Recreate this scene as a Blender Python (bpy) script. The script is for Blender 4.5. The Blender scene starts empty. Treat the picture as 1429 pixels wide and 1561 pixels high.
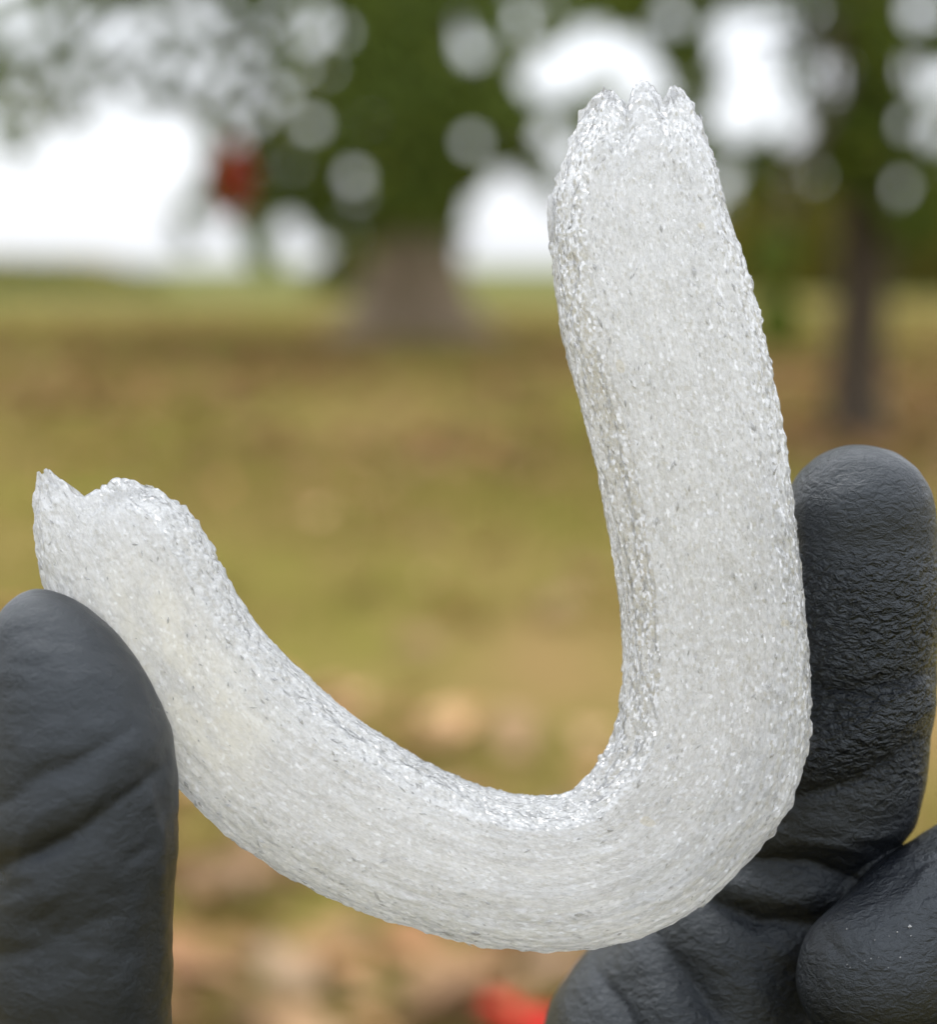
import bpy, math, random
import numpy as np
from mathutils import Vector, Matrix

rng = np.random.default_rng(7)
random.seed(7)
sc = bpy.context.scene
COL = sc.collection

# ------------------------------------------------------------------ camera
CAM_H = 0.95
PITCH = math.radians(7.38)
FPX = 2900.0                      # focal length in photo pixels (photo is 1429 x 1561)
cam_d = bpy.data.cameras.new('camera')
cam = bpy.data.objects.new('camera', cam_d)
COL.objects.link(cam)
cam.location = (0, 0, CAM_H)
cam.rotation_euler = (math.pi / 2 - PITCH, 0, 0)
cam_d.sensor_fit = 'HORIZONTAL'
cam_d.sensor_width = 36
cam_d.lens = 36 * FPX / 1429
cam_d.clip_start = 0.01
cam_d.clip_end = 3000
cam_d.dof.use_dof = True
cam_d.dof.focus_distance = 0.245
cam_d.dof.aperture_fstop = 11.0
sc.camera = cam

# ------------------------------------------------------------------ sky, sun, exposure
SUN_EL, SUN_AZ = math.radians(56), math.radians(-25)    # high, ahead of the camera, veiled by thin cloud
w = bpy.data.worlds.new('World'); sc.world = w; w.use_nodes = True
nt = w.node_tree; nt.nodes.clear()
sky = nt.nodes.new('ShaderNodeTexSky'); sky.sky_type = 'NISHITA'; sky.sun_disc = False
sky.sun_elevation = SUN_EL; sky.sun_rotation = SUN_AZ
sky.air_density = 1.0; sky.dust_density = 2.0; sky.ozone_density = 1.0
hs = nt.nodes.new('ShaderNodeHueSaturation'); hs.inputs['Saturation'].default_value = 0.22
bg = nt.nodes.new('ShaderNodeBackground'); bg.inputs['Strength'].default_value = 0.15
wo = nt.nodes.new('ShaderNodeOutputWorld')
nt.links.new(sky.outputs[0], hs.inputs['Color']); cl = nt.nodes.new('ShaderNodeMix'); cl.data_type = 'RGBA'; cl.inputs[0].default_value = 0.7      # an even white cloud layer over the sky
# overcast luminance: horizon to zenith as 1 to about 2
tcw = nt.nodes.new('ShaderNodeTexCoord'); spw = nt.nodes.new('ShaderNodeSeparateXYZ'); nt.links.new(tcw.outputs['Generated'], spw.inputs[0])
mrw = nt.nodes.new('ShaderNodeMapRange'); nt.links.new(spw.outputs[2], mrw.inputs[0])
for i_, v_ in ((1, 0.0), (2, 1.0), (3, 5.2), (4, 16.0)): mrw.inputs[i_].default_value = v_
cmb = nt.nodes.new('ShaderNodeVectorMath'); cmb.operation = 'SCALE'; cmb.inputs[0].default_value = (0.955, 1.0, 1.075)
nt.links.new(mrw.outputs[0], cmb.inputs['Scale']); nt.links.new(cmb.outputs[0], cl.inputs[7])
nt.links.new(hs.outputs[0], cl.inputs[6]); nt.links.new(cl.outputs[2], bg.inputs[0]); nt.links.new(bg.outputs[0], wo.inputs[0])
sun_d = bpy.data.lights.new('sun', 'SUN'); sun_d.energy = 0.7; sun_d.angle = math.radians(25)
sun_d.color = (1, 0.98, 0.95)
sun = bpy.data.objects.new('sun', sun_d); COL.objects.link(sun)
sun.location = (0, 0, 30)
sd = Vector((math.sin(SUN_AZ) * math.cos(SUN_EL), math.cos(SUN_AZ) * math.cos(SUN_EL), math.sin(SUN_EL)))
sun.rotation_euler = sd.to_track_quat('Z', 'Y').to_euler()
sc.view_settings.view_transform = 'Standard'
sc.view_settings.look = 'None'
sc.view_settings.gamma = 1
sc.view_settings.use_curve_mapping = False
sc.view_settings.exposure = 0.45
sc.render.engine = 'CYCLES'
sc.cycles.use_denoising = True
sc.cycles.denoiser = 'OPENIMAGEDENOISE'
sc.cycles.max_bounces = 12
sc.cycles.diffuse_bounces = 8
sc.cycles.transmission_bounces = 8
sc.cycles.caustics_reflective = False
sc.cycles.caustics_refractive = True
sc.cycles.blur_glossy = 0.5
sc.cycles.sample_clamp_indirect = 6

# ------------------------------------------------------------------ frames: a place in the view -> a point in the world
R_ = Vector((1, 0, 0))
F_ = Vector((0, math.cos(PITCH), -math.sin(PITCH)))
U_ = Vector((0, math.sin(PITCH), math.cos(PITCH)))
C_ = Vector((0, 0, CAM_H))
CX, CY = 714.5, 780.5
D0 = 250.0                                    # mm, distance of the held crystal
K = D0 / FPX                                  # mm per photo pixel at that distance

def hm(px, py, w=0.0):
    """millimetres in the hand-held frame: right, up, toward the viewer"""
    s = (D0 - w) / D0
    return np.array([(px - CX) * K * s, (CY - py) * K * s, w])

HELD = Matrix(((R_.x, U_.x, -F_.x, 0), (R_.y, U_.y, -F_.y, 0), (R_.z, U_.z, -F_.z, 0), (0, 0, 0, 1)))
HELD = Matrix.Translation(C_ + F_ * (D0 / 1000)) @ HELD @ Matrix.Scale(0.001, 4)

def at(px, py, dist):
    d = F_ + R_ * ((px - CX) / FPX) + U_ * ((CY - py) / FPX)
    return C_ + d * (dist / d.y)              # dist is measured along world Y

# ------------------------------------------------------------------ helpers
def mesh_np(name, V, Fq, smooth=True):
    """V (n,3); Fq (m,4) or (m,3)"""
    V = np.ascontiguousarray(V, np.float32); Fq = np.ascontiguousarray(Fq, np.int32)
    m = bpy.data.meshes.new(name); n, k = Fq.shape
    m.vertices.add(len(V)); m.vertices.foreach_set('co', V.ravel())
    m.loops.add(n * k); m.loops.foreach_set('vertex_index', Fq.ravel())
    m.polygons.add(n); m.polygons.foreach_set('loop_start', np.arange(0, n * k, k, dtype=np.int32))
    m.update(calc_edges=True)
    m.polygons.foreach_set('use_smooth', np.full(n, smooth))
    m.update()
    return m

def link(name, mesh, mat=None, parent=None):
    o = bpy.data.objects.new(name, mesh); COL.objects.link(o)
    if mat is not None: mesh.materials.append(mat)
    if parent is not None: o.parent = parent
    return o

def tag(o, label=None, cat=None, group=None, kind=None):
    if label: o['label'] = label
    if cat: o['category'] = cat
    if group: o['group'] = group
    if kind: o['kind'] = kind
    return o

def empty(name, loc=(0, 0, 0)):
    o = bpy.data.objects.new(name, None); COL.objects.link(o); o.location = loc
    o.empty_display_size = 0.05
    return o

def vec_attr(mesh, name, arr):
    a = mesh.attributes.new(name, 'FLOAT_VECTOR', 'POINT'); a.data.foreach_set('vector', np.ascontiguousarray(arr, np.float32).ravel())

def _h(ix, iy, iz, seed):
    n = (ix.astype(np.int64) * 374761393 + iy.astype(np.int64) * 668265263 + iz.astype(np.int64) * 2147483647 + seed * 1274126177) & 0xffffffff
    n = ((n ^ (n >> 13)) * 1274126177) & 0xffffffff
    n = (n ^ (n >> 16)) & 0xffffff
    return n / float(0xffffff)

def noise(P, seed=0):
    """smooth value noise in 0..1, P (n,3)"""
    i = np.floor(P).astype(np.int64); f = P - i; f = f * f * (3 - 2 * f)
    r = 0
    for a in (0, 1):
        for b in (0, 1):
            for c in (0, 1):
                wgt = (f[:, 0] if a else 1 - f[:, 0]) * (f[:, 1] if b else 1 - f[:, 1]) * (f[:, 2] if c else 1 - f[:, 2])
                r = r + wgt * _h(i[:, 0] + a, i[:, 1] + b, i[:, 2] + c, seed)
    return r

def sstep(a, b, x):
    t = np.clip((x - a) / (b - a), 0, 1); return t * t * (3 - 2 * t)

class NT:
    """small node-tree writer"""
    def __init__(s, name):
        s.m = bpy.data.materials.new(name); s.m.use_nodes = True; s.t = s.m.node_tree; s.t.nodes.clear()
        s.out = s.n('ShaderNodeOutputMaterial')
    def n(s, typ, **kw):
        nd = s.t.nodes.new(typ)
        for k, v in kw.items():
            if k.startswith('_'): setattr(nd, k[1:], v)
            else: s.set(nd, k.replace('__', ' '), v)
        return nd
    def set(s, nd, key, v):
        sock = nd.inputs[int(key[1:])] if key[0] == 'i' and key[1:].isdigit() else nd.inputs[key]
        if isinstance(v, bpy.types.NodeSocket): s.t.links.new(v, sock)
        else: sock.default_value = v
    def ramp(s, fac, stops):
        r = s.t.nodes.new('ShaderNodeValToRGB'); s.t.links.new(fac, r.inputs[0])
        e = r.color_ramp.elements
        while len(e) < len(stops): e.new(0.5)
        for x, (p, c) in zip(e, stops): x.position = p; x.color = c if len(c) == 4 else (*c, 1)
        return r.outputs[0]
    def mix(s, fac, a, b, blend='MIX'):
        m = s.t.nodes.new('ShaderNodeMix'); m.data_type = 'RGBA'; m.blend_type = blend
        for k, v in ((0, fac), (6, a), (7, b)):
            if isinstance(v, bpy.types.NodeSocket): s.t.links.new(v, m.inputs[k])
            else: m.inputs[k].default_value = v if k == 0 else ((*v, 1) if len(v) == 3 else v)
        return m.outputs[2]
    def math(s, op, a, b=0.0):
        m = s.t.nodes.new('ShaderNodeMath'); m.operation = op
        for k, v in ((0, a), (1, b)):
            if isinstance(v, bpy.types.NodeSocket): s.t.links.new(v, m.inputs[k])
            else: m.inputs[k].default_value = v
        return m.outputs[0]
    def done(s, shader, disp=None):
        s.t.links.new(shader, s.out.inputs[0]); return s.m

# ------------------------------------------------------------------ materials
def mat_ground():
    t = NT('ground')
    g = t.n('ShaderNodeNewGeometry')
    mp = t.n('ShaderNodeMapping', Vector=g.outputs['Position'])
    mp.inputs['Scale'].default_value = (1.0, 0.45, 1); mp.inputs['Location'].default_value = (3.1, 0.9, 0)
    n1 = t.n('ShaderNodeTexNoise', Vector=mp.outputs[0], Scale=0.55, Detail=5.0, Roughness=0.6)
    n2 = t.n('ShaderNodeTexNoise', Vector=g.outputs['Position'], Scale=3.2, Detail=6.0, Roughness=0.65)
    n3 = t.n('ShaderNodeTexNoise', Vector=g.outputs['Position'], Scale=60.0, Detail=3.0, Roughness=0.7)
    green = t.ramp(n3.outputs[0], [(0.25, (0.110, 0.108, 0.018)), (0.75, (0.235, 0.215, 0.046))])
    tan = t.ramp(n3.outputs[0], [(0.25, (0.180, 0.118, 0.042)), (0.75, (0.345, 0.238, 0.100))])
    f = t.ramp(t.math('ADD', t.math('MULTIPLY', n1.outputs[0], 0.6), t.math('MULTIPLY', n2.outputs[0], 0.4)), [(0.42, (0, 0, 0)), (0.60, (1, 1, 1))])
    c = t.mix(f, green, tan)
    sy = t.n('ShaderNodeSeparateXYZ', Vector=g.outputs['Position'])
    far = t.ramp(t.math('MULTIPLY', sy.outputs[1], 0.01), [(0.36, (0, 0, 0)), (0.60, (1, 1, 1))])       # greener field beyond the trees
    c = t.mix(far, c, (0.155, 0.160, 0.060))
    b = t.n('ShaderNodeBump', Height=n3.outputs[0], Strength=0.6, Distance=0.03)
    p = t.n('ShaderNodeBsdfPrincipled', Base__Color=c, Roughness=0.95, Normal=b.outputs[0])
    p.inputs['Specular IOR Level'].default_value = 0.0
    return t.done(p.outputs[0])

def mat_leaf(name, trans=0.35, rough=0.5):
    t = NT(name)
    a = t.n('ShaderNodeAttribute', _attribute_name='tint')
    d = t.n('ShaderNodeBsdfPrincipled', Base__Color=a.outputs['Color'], Roughness=rough)
    d.inputs['Specular IOR Level'].default_value = 0.10
    c2 = t.mix(0.5, a.outputs['Color'], (0.16, 0.22, 0.02), 'ADD') if trans > 0.2 else a.outputs['Color']
    tr = t.n('ShaderNodeBsdfTranslucent', Color=c2)
    m = t.n('ShaderNodeMixShader', i0=trans, i1=d.outputs[0], i2=tr.outputs[0])
    return t.done(m.outputs[0])

def mat_bark(name, c0, c1, moss):
    t = NT(name)
    tc = t.n('ShaderNodeTexCoord')
    mp = t.n('ShaderNodeMapping', Vector=tc.outputs['Object']); mp.inputs['Scale'].default_value = (9, 9, 1.6)
    n = t.n('ShaderNodeTexNoise', Vector=mp.outputs[0], Scale=1.3, Detail=7.0, Roughness=0.65)
    c = t.ramp(n.outputs[0], [(0.35, c0), (0.68, c1)])
    n2 = t.n('ShaderNodeTexNoise', Vector=tc.outputs['Object'], Scale=1.1, Detail=4.0)
    sep = t.n('ShaderNodeSeparateXYZ', Vector=tc.outputs['Object'])
    mz = t.math('ADD', t.math('MULTIPLY', sep.outputs[2], 0.30), t.math('MULTIPLY', n2.outputs[0], 0.55))
    mf = t.ramp(mz, [(0.52, (0, 0, 0)), (0.80, (moss, moss, moss))])
    c = t.mix(mf, c, (0.085, 0.125, 0.055))
    b = t.n('ShaderNodeBump', Height=n.outputs[0], Strength=0.9, Distance=0.05)
    p = t.n('ShaderNodeBsdfPrincipled', Base__Color=c, Roughness=0.9, Normal=b.outputs[0])
    p.inputs['Specular IOR Level'].default_value = 0.2
    return t.done(p.outputs[0])

def mat_crystal(name='crystal', trans=0.24):
    t = NT(name)
    a = t.n('ShaderNodeAttribute', _attribute_name='fib')      # mm along the fibres, across, through
    def nz(sx, sy, sz, scale, detail=2.0, rough=0.5, dist=0.0):
        mp = t.n('ShaderNodeMapping', Vector=a.outputs['Vector']); mp.inputs['Scale'].default_value = (sx, sy, sz)
        return t.n('ShaderNodeTexNoise', Vector=mp.outputs[0], Scale=scale, Detail=detail, Roughness=rough, Distortion=dist).outputs[0]
    fine = nz(0.8, 1.5, 1.5, 1.5, 3.0, 0.65, 0.8)
    fibre = nz(0.10, 2.0, 2.0, 1.0, 3.0, 0.6, 0.3)
    blot = nz(0.25, 0.5, 0.5, 0.6, 3.0, 0.6)
    veins = nz(0.55, 1.1, 1.1, 1.3, 2.0, 0.6, 1.4)
    mpv = t.n('ShaderNodeMapping', Vector=a.outputs['Vector']); mpv.inputs['Scale'].default_value = (0.9, 1.7, 1.7)
    vo = t.n('ShaderNodeTexVoronoi', Vector=mpv.outputs[0], Scale=1.45, Randomness=1.0)
    vs = t.n('ShaderNodeSeparateColor', Color=vo.outputs['Color'])
    # whiter bruised grains, thin white threads and clearer grey ones
    streak = nz(0.045, 1.3, 1.3, 1.0, 3.0, 0.65, 0.2)
    sx = t.n('ShaderNodeSeparateXYZ', Vector=a.outputs['Vector'])
    low = t.ramp(t.math('MULTIPLY', sx.outputs[0], 0.005), [(0.38, (0, 0, 0)), (0.52, (1, 1, 1))])      # longer fibres show round the bend
    g1 = t.math('ADD', t.math('MULTIPLY', fine, 0.5), t.math('MULTIPLY', t.math('ADD', fibre, blot), 0.25))
    g2 = t.math('ADD', t.math('MULTIPLY', fine, 0.30), t.math('ADD', t.math('MULTIPLY', streak, 0.48), t.math('MULTIPLY', blot, 0.22)))
    mott = t.math('ADD', t.math('MULTIPLY', g1, t.math('SUBTRACT', 1.0, low)), t.math('MULTIPLY', g2, low))
    col = t.ramp(mott, [(0.37, (0.60, 0.61, 0.625)), (0.50, (0.755, 0.765, 0.78)), (0.62, (0.88, 0.885, 0.895))])
    thread = t.ramp(t.math('ABSOLUTE', t.math('SUBTRACT', veins, 0.5)), [(0.0, (1, 1, 1)), (0.035, (0, 0, 0))])
    gate = t.ramp(nz(0.5, 0.8, 0.8, 1.1, 2.0, 0.6), [(0.42, (0.1, 0.1, 0.1)), (0.60, (0.9, 0.9, 0.9))])
    col = t.mix(t.math('MULTIPLY', thread, gate), col, (0.96, 0.96, 0.96))
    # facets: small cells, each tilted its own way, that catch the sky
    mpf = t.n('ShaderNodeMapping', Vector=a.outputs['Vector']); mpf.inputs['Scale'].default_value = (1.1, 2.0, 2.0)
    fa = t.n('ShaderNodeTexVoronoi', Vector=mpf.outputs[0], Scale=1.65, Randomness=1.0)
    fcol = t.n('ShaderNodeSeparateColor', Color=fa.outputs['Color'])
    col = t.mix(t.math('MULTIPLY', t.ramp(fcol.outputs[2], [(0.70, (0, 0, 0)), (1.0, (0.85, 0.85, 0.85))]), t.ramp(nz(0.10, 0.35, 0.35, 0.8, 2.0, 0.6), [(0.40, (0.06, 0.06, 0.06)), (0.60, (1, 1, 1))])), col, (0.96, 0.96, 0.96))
    geo = t.n('ShaderNodeNewGeometry')
    off = t.n('ShaderNodeVectorMath', _operation='MULTIPLY_ADD', i0=fa.outputs['Color'], i1=(1.1, 1.1, 1.1), i2=(-0.55, -0.55, -0.55))
    fn = t.n('ShaderNodeVectorMath', _operation='NORMALIZE', i0=t.n('ShaderNodeVectorMath', _operation='ADD', i0=geo.outputs['Normal'], i1=off.outputs[0]).outputs[0])
    st = t.n('ShaderNodeAttribute', _attribute_name='stain')
    sp = t.n('ShaderNodeSeparateColor', Color=st.outputs['Color'])
    sf = t.math('MULTIPLY', sp.outputs[0], t.ramp(blot, [(0.35, (0.35, 0.35, 0.35)), (0.58, (1, 1, 1))]))
    col = t.mix(sf, col, (0.95, 0.915, 0.80))
    ysp = nz(1, 1, 1, 0.35, 0.0)
    col = t.mix(t.ramp(ysp, [(0.845, (0, 0, 0)), (0.87, (0.5, 0.5, 0.5))]), col, (0.72, 0.63, 0.40))
    h = t.math('ADD', t.math('MULTIPLY', fine, 0.30), t.math('ADD', t.math('MULTIPLY', fibre, 0.22), t.math('MULTIPLY', vs.outputs[0], 0.22)))
    b = t.n('ShaderNodeBump', Height=h, Strength=1.0, Distance=0.00036)
    rough = t.ramp(vs.outputs[1], [(0.0, (0.06, 0.06, 0.06)), (0.5, (0.16, 0.16, 0.16)), (1, (0.35, 0.35, 0.35))])
    # fibrous translucent body: part of the light scatters back, most of it passes on through
    df = t.n('ShaderNodeBsdfDiffuse', Color=col, Normal=b.outputs[0])
    tl = t.n('ShaderNodeBsdfTranslucent', Color=t.mix(0.5, col, (0.945, 0.955, 0.985)), Normal=b.outputs[0])
    body = t.n('ShaderNodeMixShader', i0=0.60, i1=df.outputs[0], i2=tl.outputs[0])
    gl = t.n('ShaderNodeBsdfRefraction', Roughness=0.22, IOR=1.2, Normal=b.outputs[0]); gl.inputs['Color'].default_value = (0.95, 0.95, 0.95, 1)
    cf = t.math('ADD', t.math('MULTIPLY', sp.outputs[1], 0.15), trans)
    cf = t.math('MULTIPLY', t.math('MULTIPLY', cf, t.math('SUBTRACT', 1.0, t.math('MULTIPLY', sf, 0.85))), t.ramp(mott, [(0.38, (1.7, 1.7, 1.7)), (0.60, (0.35, 0.35, 0.35))]))
    body2 = t.n('ShaderNodeMixShader', i0=cf, i1=body.outputs[0], i2=gl.outputs[0])
    fr = t.n('ShaderNodeFresnel', IOR=1.5)
    gs = t.n('ShaderNodeBsdfGlossy', Roughness=rough, Normal=fn.outputs[0])
    fin = t.n('ShaderNodeMixShader', i0=t.math('MINIMUM', t.math('MULTIPLY', fr.outputs[0], t.ramp(fcol.outputs[1], [(0.0, (0.8, 0.8, 0.8)), (0.76, (1.2, 1.2, 1.2)), (0.82, (4.5, 4.5, 4.5))])), t.math('SUBTRACT', 0.26, t.math('MULTIPLY', low, 0.13))), i1=body2.outputs[0], i2=gs.outputs[0])
    return t.done(fin.outputs[0])

def mat_grain():
    t = NT('crystal_grain')
    d = t.n('ShaderNodeBsdfDiffuse'); d.inputs[0].default_value = (0.97, 0.97, 0.97, 1)
    tl = t.n('ShaderNodeBsdfTranslucent'); tl.inputs[0].default_value = (0.97, 0.97, 0.97, 1)
    tp = t.n('ShaderNodeBsdfTransparent'); tp.inputs[0].default_value = (0.98, 0.98, 0.98, 1)
    m1 = t.n('ShaderNodeMixShader', i0=0.5, i1=d.outputs[0], i2=tl.outputs[0])
    m2 = t.n('ShaderNodeMixShader', i0=0.6, i1=m1.outputs[0], i2=tp.outputs[0])
    g = t.n('ShaderNodeBsdfGlossy', Roughness=0.12)
    fr = t.n('ShaderNodeFresnel', IOR=1.52)
    m3 = t.n('ShaderNodeMixShader', i0=fr.outputs[0], i1=m2.outputs[0], i2=g.outputs[0])
    return t.done(m3.outputs[0])

def mat_glove():
    t = NT('black_glove')
    tc = t.n('ShaderNodeTexCoord')
    mp = t.n('ShaderNodeMapping', Vector=tc.outputs['Object']); mp.inputs['Scale'].default_value = (0.62, 1.0, 0.8)
    n1 = t.n('ShaderNodeTexNoise', Vector=mp.outputs[0], Scale=1.15, Detail=3.0, Roughness=0.55, Distortion=0.6)
    n2 = t.n('ShaderNodeTexNoise', Vector=tc.outputs['Object'], Scale=7.0, Detail=3.0, Roughness=0.6)
    n3 = t.n('ShaderNodeTexNoise', Vector=tc.outputs['Object'], Scale=0.22, Detail=2.0)
    a = t.n('ShaderNodeAttribute', _attribute_name='crinkle')
    amt = t.n('ShaderNodeSeparateColor', Color=a.outputs['Color'])
    h = t.math('ADD', t.math('MULTIPLY', t.math('MULTIPLY', n1.outputs[0], amt.outputs[0]), 1.0), t.math('MULTIPLY', n2.outputs[0], 0.10))
    b = t.n('ShaderNodeBump', Height=h, Strength=1.0, Distance=0.0013)
    c = t.ramp(n2.outputs[0], [(0.3, (0.003, 0.004, 0.0065)), (0.75, (0.007, 0.009, 0.014))])
    r = t.ramp(n3.outputs[0], [(0.3, (0.27, 0.27, 0.27)), (0.7, (0.36, 0.36, 0.36))])
    p = t.n('ShaderNodeBsdfPrincipled', Base__Color=c, Roughness=r, Normal=b.outputs[0], IOR=1.56)
    p.inputs['Specular Tint'].default_value = (0.90, 0.97, 1.0, 1)
    p.inputs['Sheen Weight'].default_value = 0.0
    p.inputs['Sheen Roughness'].default_value = 0.4
    return t.done(p.outputs[0])

def mat_plain(name, c, rough=0.7):
    t = NT(name)
    n = t.n('ShaderNodeTexNoise', Scale=30.0, Detail=3.0)
    col = t.mix(n.outputs[0], tuple(x * 0.75 for x in c), tuple(min(1, x * 1.25) for x in c))
    p = t.n('ShaderNodeBsdfPrincipled', Base__Color=col, Roughness=rough)
    return t.done(p.outputs[0])

M_GROUND = mat_ground()
M_LEAF = mat_leaf('tree_leaf', 0.45)
M_DRY = mat_leaf('dry_leaf', 0.08, 0.75)
M_BARK = mat_bark('old_bark', (0.19, 0.137, 0.088), (0.43, 0.33, 0.23), 0.9)
M_BARK2 = mat_bark('dark_bark', (0.055, 0.042, 0.030), (0.13, 0.10, 0.072), 0.0)
M_CRYSTAL = mat_crystal()
M_GRAIN = mat_grain()
M_GLOVE = mat_glove()

# ------------------------------------------------------------------ ground
def build_ground():
    ys = np.concatenate([np.linspace(-40, 0, 12, endpoint=False), np.linspace(0, 40, 161, endpoint=False), np.geomspace(40, 1500, 60)])
    xs = np.concatenate([-np.geomspace(1500, 25, 40), np.linspace(-24, 24, 97), np.geomspace(25, 1500, 40)])
    X, Y = np.meshgrid(xs, ys)
    P = np.stack([X.ravel() * 0.35, Y.ravel() * 0.35, np.zeros(X.size)], 1)
    Z = (noise(P, 3) - 0.5) * 0.05 * (np.abs(X.ravel()) < 40) + (noise(P * 4, 5) - 0.5) * 0.02
    V = np.stack([X.ravel(), Y.ravel(), Z], 1)
    ny, nx = X.shape
    i = np.arange((ny - 1) * nx).reshape(ny - 1, nx)[:, :-1].ravel()
    o = link('ground', mesh_np('ground', V, np.stack([i, i + 1, i + nx + 1, i + nx], 1)), M_GROUND)
    tag(o, kind='structure')
build_ground()

# ------------------------------------------------------------------ leaves as geometry
def leaf_quads(P, size, N, A, aspect=0.62, fold=0.18):
    """each leaf: pointed oval of 2 quads folded on the midrib. P centres, N normals, A midrib directions"""
    n = len(P)
    A = A - N * np.sum(A * N, 1, keepdims=True); A /= np.linalg.norm(A, axis=1, keepdims=True) + 1e-9
    B = np.cross(N, A)
    s = size[:, None]
    p0 = P - A * s * 0.5; p1 = P + A * s * 0.5
    l = P + B * s * 0.5 * aspect + N * s * fold - A * s * 0.05
    r = P - B * s * 0.5 * aspect + N * s * fold - A * s * 0.05
    l2 = P + B * s * 0.34 * aspect + N * s * fold * 0.7 + A * s * 0.27
    r2 = P - B * s * 0.34 * aspect + N * s * fold * 0.7 + A * s * 0.27
    V = np.stack([p0, l, l2, p1, r2, r], 1).reshape(-1, 3)
    b = np.arange(n)[:, None] * 6
    Fq = np.concatenate([b + np.array([[0, 3, 2, 1]]), b + np.array([[0, 5, 4, 3]])], 0)
    return V, Fq

def leaf_object(name, P, size, tint, mat, parent=None, droop=0.6, flat=False, aspect=0.62):
    n = len(P)
    N = rng.normal(size=(n, 3)); A = rng.normal(size=(n, 3))
    if flat:
        N = N * 0.28 + np.array([0, 0, 1.0])
    else:
        A[:, 2] -= droop * 1.5
        N = N + np.array([0, -0.35, 0.5])
    N /= np.linalg.norm(N, axis=1, keepdims=True)
    V, Fq = leaf_quads(P, size, N, A, aspect)
    m = mesh_np(name, V, Fq, smooth=False)
    vec_attr(m, 'tint', np.repeat(tint, 6, axis=0))
    return link(name, m, mat, parent)

# --------------------------------------------------------------- limbs
def tube(points, radii, seg=14, wob=0.0, seed=0):
    pts = np.array(points, float); rad = np.array(radii, float)
    n = len(pts); V = []; up = np.array([0.0, 0.13, 1.0])
    for i in range(n):
        d = pts[min(i + 1, n - 1)] - pts[max(i - 1, 0)]; d /= np.linalg.norm(d) + 1e-9
        ref = np.array([1.0, 0, 0]) if abs(d[2]) > 0.8 else up
        a = np.cross(d, ref); a /= np.linalg.norm(a); b = np.cross(d, a)
        th = np.arange(seg) * 2 * math.pi / seg
        rr = rad[i] * (1 + wob * (noise(np.stack([np.cos(th) * 1.4, np.sin(th) * 1.4, np.full(seg, i * 0.25)], 1), seed) - 0.5))
        V.append(pts[i] + (np.cos(th) * rr)[:, None] * a + (np.sin(th) * rr)[:, None] * b)
    V = np.concatenate(V); Fq = []
    for i in range(n - 1):
        for j in range(seg):
            k = (j + 1) % seg
            Fq.append((i * seg + j, i * seg + k, (i + 1) * seg + k, (i + 1) * seg + j))
    return V, np.array(Fq)

def curve_pts(p0, p1, n, sag, seed):
    r = np.random.default_rng(seed)
    p0 = np.array(p0, float); p1 = np.array(p1, float)
    t = np.linspace(0, 1, n)[:, None]
    P = p0 * (1 - t) + p1 * t
    P[:, 2] += sag * np.sin(math.pi * t[:, 0])
    P[1:-1] += r.normal(size=(n - 2, 3)) * np.linalg.norm(p1 - p0) * 0.02
    return P

# ------------------------------------------------------------------ foliage masses
# where boughs hang (centre px, centre py, half-width, half-height in photo pixels, density, metres away)
def scatter_bough(cx, cy, rx, ry, count, dist, thick, holes):
    n = int(count)
    a = rng.uniform(0, 2 * math.pi, n); r = np.sqrt(rng.uniform(0, 1, n))
    px = cx + rx * r * np.cos(a); py = cy + ry * r * np.sin(a)
    keep = np.ones(n, bool)
    for hx, hy, hr in holes:
        keep &= (px - hx) ** 2 + (py - hy) ** 2 > hr * hr
    px, py = px[keep], py[keep]
    dd = dist + rng.normal(size=len(px)) * thick * 0.5
    dirs = np.array(F_)[None] + np.array(R_)[None] * ((px - CX) / FPX)[:, None] + np.array(U_)[None] * ((CY - py) / FPX)[:, None]
    return np.array(C_)[None] + dirs * (dd / dirs[:, 1])[:, None]

def green_tints(n, base, var=0.35, yellow=0.1):
    t = np.array(base)[None] * (1 + (rng.uniform(size=(n, 1)) - 0.5) * 2 * var)
    y = rng.uniform(size=n) < yellow
    t[y] = t[y] * np.array([2.2, 1.6, 0.9])
    return t

BIG_D = 26.0
# openings in the leaves where the sky shows through
OPEN_BIG = [(60, 335, 105), (-60, 320, 120), (150, 300, 80), (200, 350, 75), (255, 215, 60), (110, 400, 90), (225, 300, 55), (10, 420, 80), (270, 260, 42),
            (170, 50, 32), (150, 75, 26), (215, 45, 22), (750, 335, 48), (805, 320, 40), (770, 290, 30), (860, 110, 48), (930, 85, 45), (985, 120, 36), (815, 125, 28), (900, 60, 30),
            (320, 345, 22), (440, 355, 24), (700, 60, 20), (722, 80, 16), (690, 28, 16), (720, 215, 16), (540, 270, 15), (545, 300, 10), (475, 190, 15),
            (800, 10, 17), (795, 42, 14), (840, 205, 22), (870, 250, 30), (20, 160, 15), (10, 20, 20), (30, 60, 18), (60, 45, 16), (100, 20, 17), (120, 130, 17), (130, 150, 12),
            (95, 90, 14), (265, 15, 20), (300, 25, 18), (320, 45, 16), (245, 80, 16), (225, 115, 18), (200, 120, 14), (290, 95, 17), (310, 125, 17), (330, 110, 15), (270, 120, 14),
            (360, 150, 14), (380, 100, 17), (400, 60, 15), (420, 30, 16), (430, 145, 14), (395, 175, 14), (350, 190, 14), (360, 215, 12), (460, 105, 13), (470, 60, 16), (490, 40, 18),
            (480, 5, 16), (520, 50, 14), (515, 20, 12), (500, 105, 12), (440, 10, 14), (345, 10, 14), (75, 200, 20), (80, 230, 22), (160, 180, 20), (190, 175, 18), (140, 195, 16), (350, 70, 13), (180, 140, 14), (50, 110, 12), (12, 195, 14)]
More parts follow.
